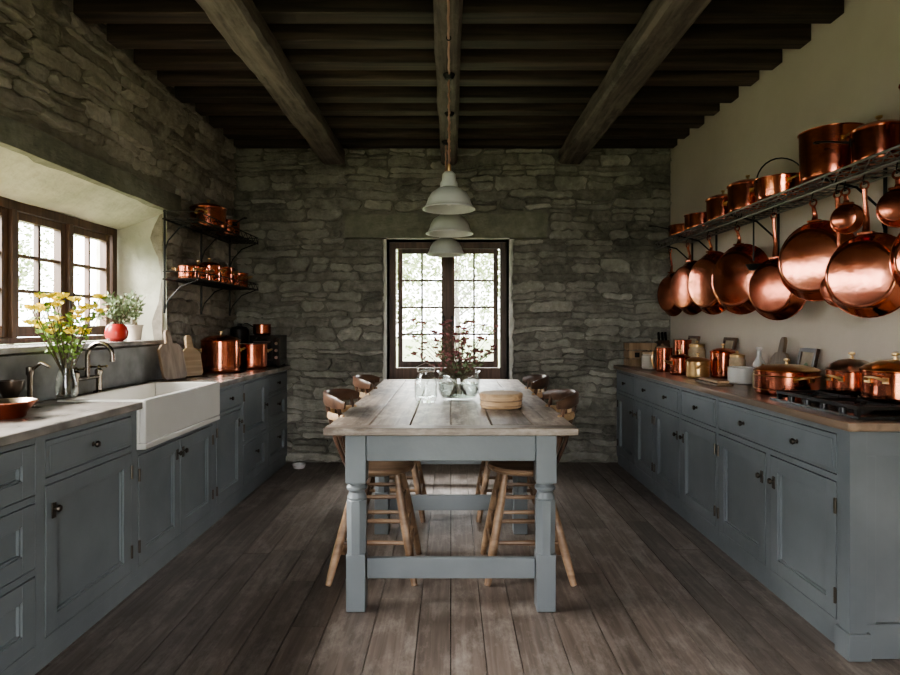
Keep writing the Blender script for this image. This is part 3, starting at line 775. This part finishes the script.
c=HC+.001
pot('copper_stockpot',(-1.75,4.56,c),.14,.235,'loops',True,M_cop,ang=.5)
pot('copper_stockpot',(-1.64,4.95,c),.12,.20,'loops',False,M_cop2,ang=.5)
mb=MB()
mb.box(-.13,.13,-.11,.11,.015,.27,M_black); mb.box(-.11,.07,-.118,-.109,.05,.23,M_iron); mb.box(-.095,.055,-.121,-.117,.07,.19,M_black)
mb.tube([(-.09,-.135,.215),(.05,-.135,.215)],.006,M_tin,8)
for q in (-.09,.05): mb.tube([(q,-.115,.215),(q,-.135,.215)],.004,M_tin,6)
for z in (.08,.14,.2):
    mb.lathe([(0,0),(.014,0),(.012,.014),(0,.015)],M_tin,seg=14,T=Matrix.Translation((.10,-.11,z))@Matrix.Rotation(pi/2,4,'X'))
for a in (-.11,.11):
    for b in (-.09,.09): mb.box(a-.012,a+.012,b-.012,b+.012,0,.016,M_black)
mb.done('toaster_oven',(-1.60,5.26,c),bevel=.006)
mb=MB(); potbody(mb,.075,.09,M_cop2); longh(mb,.075,.07,.10,M_iron,pi*.9); mb.done('copper_saucepan',(-1.66,5.27,c+.271))
mb=MB()
mb.lathe([(0,0),(.07,0),(.075,.01),(.075,.32),(.06,.34),(.02,.35),(.02,.37),(0,.375)],M_iron); mb.done('black_canister',(-1.84,5.22,c))
def board(name,loc,w,h,t,lean,rotz,m):
    mb=MB(); k=.02
    pts=[(-w/2+k,0),(w/2-k,0),(w/2,k),(w/2,h-k*2),(w/2-k*2,h-k*.3),(.03,h),(.025,h+.07),(.012,h+.09),(-.012,h+.09),(-.025,h+.07),(-.03,h),(-w/2+2*k,h-k*.3),(-w/2,h-k*2),(-w/2,k)]
    n=len(pts); vs=[(x,0,z) for x,z in pts]+[(x,t,z) for x,z in pts]
    fs=[tuple(range(n)),tuple(range(n,2*n))[::-1]]+[(i,(i+1)%n,n+(i+1)%n,n+i) for i in range(n)]
    mb.add(vs,fs,m,T=Matrix.Translation((0,0,t*math.sin(abs(lean))+.001))@Matrix.Rotation(lean,4,'X')); mb.done(name,loc,rotz,bevel=.003)
board('cutting_board',(-1.805,3.95,c),.22,.24,.02,-.22,pi/2-.25,M_board)
board('cutting_board',(-1.79,4.19,c),.17,.20,.02,-.2,pi/2-.4,M_wick)
mb=MB(); potbody(mb,.10,.06,M_cop2,1.5); mb.done('copper_bowl',(-1.72,2.32,c))
mb=MB(); mb.lathe([(0,0),(.03,0),(.02,.01),(.02,.05),(.028,.06),(.045,.10),(.05,.13),(.046,.13),(.04,.1),(0,.065)],M_bronze,seg=20); mb.done('bronze_goblet',(-1.82,2.48,c))
def stems(mb,n,h0,h1,spread,base_r,z0,leafm,flm,fl,nl=5,ls=.03,fs=.022,stemr=.0018):
    for i in range(n):
        a=R(0,2*pi); s=R(.2,1)*spread; h=R(h0,h1)
        p0=Vector((base_r*math.cos(a+pi),base_r*math.sin(a+pi),z0)); p2=Vector((s*math.cos(a),s*math.sin(a),h))
        p1=(p0+p2)/2+Vector((R(-.02,.02),R(-.02,.02),.03))
        P=[]
        for k in range(7):
            t=k/6; P.append(p0*(1-t)**2+p1*2*t*(1-t)+p2*t*t)
        mb.tube(P,stemr,M_stem,5)
        for k in range(nl):
            t=R(.45,1); q=p0*(1-t)**2+p1*2*t*(1-t)+p2*t*t
            mb.leaf(q,(R(-1,1),R(-1,1),R(-.2,1)),ls*R(.7,1.3),ls*.28,leafm)
        if flm and random.random()<fl:
            for k in range(9):
                b=2*pi*k/9; mb.leaf(p2,(math.cos(b),math.sin(b),R(.2,.6)),fs,fs*.3,flm)
            mb.ball(p2+Vector((0,0,.004)),fs*.34,flm,8)
mb=MB()
mb.lathe([(0,0),(.04,0),(.045,.01),(.05,.06),(.036,.12),(.03,.16),(.04,.19),(.037,.19),(.027,.16),(.033,.12),(.046,.06),(.04,.012),(0,.01)],M_jar,seg=28)
stems(mb,36,.30,.49,.15,.02,.02,M_leaf,M_yel,.85,8,.034,.038)
mb.done('flower_vase',(-1.84,2.87,c+.007))
zs=WLz0+.031
mb=MB()
mb.lathe([(0,0),(.035,0),(.060,.02),(.066,.055),(.056,.09),(.040,.105),(.034,.10),(.05,.085),(.055,.05),(0,.03)],M_red,seg=28)
stems(mb,36,.16,.31,.15,.015,.04,M_leaf2,None,0,10,.035)
mb.done('potted_herb',(-2.04,3.66,zs))
mb=MB()
mb.lathe([(0,0),(.04,0),(.052,.09),(.056,.09),(.056,.10),(.048,.10),(.046,.085),(0,.08)],M_crock,seg=28)
stems(mb,26,.16,.30,.09,.02,.08,M_leaf2,None,0,10,.03)
mb.done('potted_herb',(-2.08,3.94,zs))

def jar(name,loc,r,h,m,lm,kn=True):
    mb=MB(); mb.lathe([(0,0),(r*.92,0),(r,.012),(r,h*.82),(r*.86,h*.9),(r*.86,h*.93),(r*.9,h*.93),(r*.9,h),(0,h+.005)],m,seg=28)
    mb.lathe([(r*.92,h*.94),(r*.93,h+.006),(r*.5,h+.014),(0,h+.016)],lm,seg=28)
    if kn: mb.ball((0,0,h+.024),.011,lm,12)
    mb.done(name,loc)
mb=MB()
for z in (.0,.07,.14):
    mb.box(-.12,.12,-.08,-.068,z+.004,z+.062,M_board); mb.box(-.12,.12,.068,.08,z+.004,z+.062,M_board)
    mb.box(-.12,-.108,-.068,.068,z+.004,z+.062,M_board); mb.box(.108,.12,-.068,.068,z+.004,z+.062,M_board)
mb.box(-.108,.108,-.068,.068,0,.01,M_board)
for x in (-.1,.1):
    for y in (-.06,.06): mb.box(x-.01,x+.01,y-.01,y+.01,.01,.2,M_board)
for x,w in ((-.05,.02),(0,.008),(.05,.02)): mb.box(x-w,x+w,-.083,-.08,.08,.12,M_iron)
mb.done('wooden_crate',(1.66,5.27,c))
mb=MB()
T=Matrix.Translation((0,0,.03))@Matrix.Rotation(-.3,4,'X')
mb.box(-.05,.05,-.05,.06,-.0,.19,M_chair,T=T); mb.box(-.055,.055,-.06,.09,0,.02,M_chair)
for i in range(3): mb.box(-.035+.03*i,-.02+.03*i,-.03,-.005,.19,.27,M_black,T=T)
mb.done('knife_block',(1.86,5.24,c))
def frame(loc,w,h):
    mb=MB(); T=Matrix.Translation((0,0,.006))@Matrix.Rotation(-.2,4,'X'); f=.022
    mb.box(-w/2,w/2,0,.018,0,f,M_chair,T=T); mb.box(-w/2,w/2,0,.018,h-f,h,M_chair,T=T)
    mb.box(-w/2,-w/2+f,0,.018,f,h-f,M_chair,T=T); mb.box(w/2-f,w/2,0,.018,f,h-f,M_chair,T=T)
    mb.box(-w/2+f,w/2-f,.008,.014,f,h-f,M_paper,T=T)
    mb.ball((0,.05,h*.52),w*.16,M_leaf2,12,1.2,T=T@Matrix.Scale(.12,4,(0,1,0)))
    mb.tube([(0,.006,h*.2),(0,.006,h*.45)],.003,M_stem,6,T=T)
    mb.done('picture_frame',loc,-pi/2)
frame((1.925,4.90,c),.20,.27)
frame((1.925,4.26,c),.18,.27)
frame((1.925,3.31,c),.16,.23)
jar('stoneware_jar',(1.62,4.92,c),.055,.13,M_crock,M_tan)
jar('stoneware_jar',(1.76,5.00,c),.06,.17,M_crock,M_board)
def mug(name,loc,r,h,m,ang):
    mb=MB(); potbody(mb,r,h,m); T=Matrix.Rotation(ang,4,'Z')
    mb.tube([(r-.002,0,h*.85),(r+.025,0,h*.85),(r+.035,0,h*.5),(r+.02,0,h*.2),(r-.002,0,h*.18)],.005,M_brass,8,T=T); mb.done(name,loc)
mug('copper_mug',(1.64,4.62,c),.06,.18,M_cop2,pi); mug('copper_mug',(1.80,4.66,c),.065,.24,M_cop2,-2)
pot('copper_pot',(1.655,4.34,c),.07,.12,'loops',True,M_cop2)
jar('glass_jar',(1.82,4.44,c),.06,.21,M_tan,M_brass)
pot('brass_pot',(1.67,4.06,c),.075,.11,'loops',True,M_brass,ang=pi/2)
pot('copper_pot',(1.85,4.08,c),.08,.17,'none',True,M_cop,ang=pi/2)
jar('glass_jar',(1.86,3.90,c),.05,.16,M_tan,M_brass)
mb=MB(); mb.lathe([(0,0),(.07,0),(.078,.01),(.078,.095),(.082,.1),(.074,.1),(.072,.02),(0,.015)],M_ceramic,seg=32); mb.done('white_crock',(1.79,3.70,c))
mb=MB(); mb.lathe([(0,0),(.033,0),(.036,.01),(.036,.12),(.014,.16),(.014,.2),(.018,.205),(.018,.22),(0,.222)],M_ceramic,seg=24); mb.done('oil_bottle',(1.93,3.76,c))
board('cutting_board',(1.90,3.53,c),.19,.20,.02,-.18,-pi/2,M_board)
jar('glass_jar',(1.79,3.44,c),.055,.10,M_tan,M_brass)
mb=MB(); potbody(mb,.15,.12,M_cop2); lid(mb,.15,.125,M_brass,dome=.15); loops(mb,.15,.085,M_brass,.04,pi/2); 
mb.ring((0,0,.03),.152,.003,M_brass,36); mb.ring((0,0,.10),.152,.003,M_brass,36)
mb.done('copper_braiser',(1.74,3.11,c))
mb=MB(); potbody(mb,.12,.12,M_cop); lid(mb,.12,.125,M_brass,dome=.3); loops(mb,.12,.09,M_brass,.035,0.4); mb.done('copper_casserole',(1.815,2.45,HC+.049))
mb=MB(); potbody(mb,.10,.10,M_cop2); lid(mb,.10,.105,M_tin,dome=.45); loops(mb,.10,.07,M_brass,.03,.3); mb.done('lidded_pot',(1.83,2.74,HC+.049))
mb=MB(); mb.box(-.16,.16,-.05,.05,0,.015,M_board); mb.box(-.14,.14,-.035,.035,.015,.03,M_wick); mb.done('serving_board',(1.60,3.66,c),rotz=pi/2,bevel=.004)

# table items
tz=TZ+.002
mb=MB()
mb.lathe([(0,0),(.05,0),(.058,.008),(.066,.03),(.066,.12),(.047,.155),(.045,.185),(.048,.19),(.043,.19),(.042,.155),(.061,.118),(.061,.03),(0,.012)],M_jar,seg=32)
mb.ring((0,0,.175),.047,.0025,M_tin,24)
mb.tube([(.048,0,.17),(.054,0,.20),(0,0,.225),(-.054,0,.20),(-.048,0,.17)],.002,M_tin,6)
mb.done('mason_jar',(-.145,3.46,tz))
mb=MB()
mb.lathe([(0,0),(.08,0),(.10,.012),(.122,.06),(.125,.12),(.115,.155),(.128,.17),(.122,.17),(.108,.155),(.118,.12),(.115,.06),(.095,.02),(0,.016)],M_jar,seg=36)
mb.lathe([(0,.017),(.094,.021),(.114,.06),(.116,.10),(0,.10)],M_wat,seg=36)
for k in range(10):
    a=k*2*pi/10; mb.tube([(.108*math.cos(a),.108*math.sin(a),.03),(.128*math.cos(a+.2),.128*math.sin(a+.2),.08),(.127*math.cos(a),.127*math.sin(a),.13)],.003,M_jar,6)
stems(mb,44,.24,.47,.28,.05,.03,M_pink,M_pink,.95,7,.026,.024)
stems(mb,14,.2,.36,.2,.05,.03,M_leaf2,M_pink,.6,8,.028)
mb.done('vase_of_dried_flowers',(.045,3.54,tz))
mb=MB()
mb.lathe([(0,0),(.108,0),(.112,.005),(.112,.05),(.116,.052),(.116,.072),(.11,.078),(0,.08)],M_wick,seg=36)
for z in (.014,.04): mb.ring((0,0,z),.113,.003,M_board,36)
mb.done('round_wooden_box',(.27,3.24,tz))

# ------------------------------------------------------------------ pendants
def pendant(name,x,y,zb,r,start=None):
    mb=MB(); k=r/.15
    outer=[(r*1.0,0),(r*1.0,.006),(r*.93,.012),(r*.86,.03*k),(r*.80,.06*k),(r*.66,.095*k),(r*.42,.118*k),(r*.33,.125*k),(r*.33,.15*k),(r*.27,.165*k),(r*.25,.2*k),(r*.16,.215*k),(0,.22*k)]
    inner=[(r*1.0,0),(r*.9,.008),(r*.82,.03*k),(r*.76,.058*k),(r*.62,.09*k),(r*.38,.11*k),(0,.115*k)]
    mb.lathe(outer,M_enamel,(0,0,0),40); mb.lathe(inner,M_enamel,(0,0,0),40)
    mb.ball((0,0,.055*k),.03*k,M_bulb,16); mb.lathe([(0,.08*k),(.016,.08*k),(.016,.115*k),(0,.115*k)],M_brass,seg=14)
    top=2.70-zb-.006
    mb.tube([(0,0,.215*k),(0,0,top-.02)],.0045,M_rope,8)
    n=int((top-.24)/.012)
    if n>3: mb.tube([(.006*math.cos(i*1.1),.006*math.sin(i*1.1),.23*k+i*(top-.25*k-.02)/n) for i in range(n+1)],.0035,M_rope,5)
    mb.lathe([(0,top-.03),(.02,top-.028),(.035,top-.006),(.035,top),(0,top)],M_iron,seg=20)
    mb.lathe([(.009,.215*k),(.012,.222*k),(.012,.255*k),(.006,.262*k),(0,.262*k)],M_brass,seg=12)
    if start is not None:
        P=[]; L=y-start
        for i in range(41):
            t=i/40; P.append((.002*math.sin(i*2),-L*t,top-.004-.012*abs(math.sin(t*pi*5))))
        mb.tube(P,.006,M_rope,6)
        for i in range(6): mb.ring((0,-L*i/5,top-.006),.011,.003,M_iron,10,1)
    mb.done(name,(x,y,zb))
pendant('pendant_lamp',-.012,3.46,1.915,.152,1.2)
pendant('pendant_lamp',-.01,4.08,1.868,.162)
pendant('pendant_lamp',-.04,4.72,1.80,.155)
mb=MB(); mb.lathe([(0,0),(.05,0),(.06,.03),(.062,.035),(.055,.035),(.048,.01),(0,.008)],M_ceramic,seg=24); mb.done('pet_bowl',(-1.33,5.25,0.001))

# ------------------------------------------------------------------ garden
mb=MB(); mb.box(-40,40,-30,60,-.3,-.14,M_grass,.5); mb.done('garden_lawn')
def treemesh(seed,h,rad,nleaf):
    random.seed(seed); mb=MB()
    mb.tube([(0,0,0),(.05,.02,h*.3),(-.03,.05,h*.6),(0,0,h*.9)],[.13,.1,.07,.03],M_bark,8)
    cl=[]
    for i in range(12):
        a=R(0,2*pi); z=R(.3,.95)*h; rr=rad*R(.3,.9)*(1-.4*z/h)
        p=Vector((rr*math.cos(a),rr*math.sin(a),z)); cl.append(p)
        mb.tube([(0,0,z*.75),p*.6+Vector((0,0,z*.35)),p],[.04,.025,.01],M_bark,5)
    for i in range(nleaf):
        p=random.choice(cl); q=p+Vector((random.gauss(0,.35),random.gauss(0,.35),random.gauss(0,.32)))*rad*.8
        q.z=max(q.z,.25)
        mb.leaf(q,(R(-1,1),R(-1,1),R(-1,1)),R(.10,.2),R(.03,.06),M_tleaf)
    return mb
for i,(x,y,h,rd) in enumerate(((-1.7,16,4.0,1.6),(1.8,17.5,4.6,1.8),(.2,22,4.4,2),(-14,19,4.5,2),(4.5,20,5,2),(-4.5,20,5,2))):
    treemesh(i+3,h,rd,2200).done('garden_tree',(x,y,-.119),recalc=False)

# ------------------------------------------------------------------ light & camera
w=bpy.data.worlds.new('world'); scene.world=w; w.use_nodes=True
bg=w.node_tree.nodes['Background']; bg.inputs[0].default_value=(.97,.98,1,1); bg.inputs[1].default_value=7.5
def area(name,loc,target,sx,sy,power,col):
    l=bpy.data.lights.new(name,'AREA'); l.shape='RECTANGLE'; l.size=sx; l.size_y=sy; l.energy=power; l.color=col
    o=bpy.data.objects.new(name,l); o.location=loc; d=Vector(target)-Vector(loc); o.rotation_euler=d.to_track_quat('-Z','Y').to_euler(); scene.collection.objects.link(o)
area('daylight_left',(-4.6,3.0,3.4),(0,3.3,.9),4.2,1.7,1700,(1,.955,.90))
area('daylight_back',(0,7.6,3.6),(0,4.2,.7),2.4,1.5,420,(1,.98,.95))
cam=bpy.data.cameras.new('camera'); cam.lens=24; cam.sensor_width=36; cam.shift_y=-12.5/900; cam.shift_x=-1/900; cam.clip_start=.05
co=bpy.data.objects.new('camera',cam); co.location=(0,0,1.25); co.rotation_euler=(pi/2,0,0); scene.collection.objects.link(co)
scene.camera=co
try:
    scene.view_settings.view_transform='AgX'; scene.view_settings.look='AgX - Medium High Contrast'; scene.view_settings.exposure=0.9
except Exception as ex: print(ex)
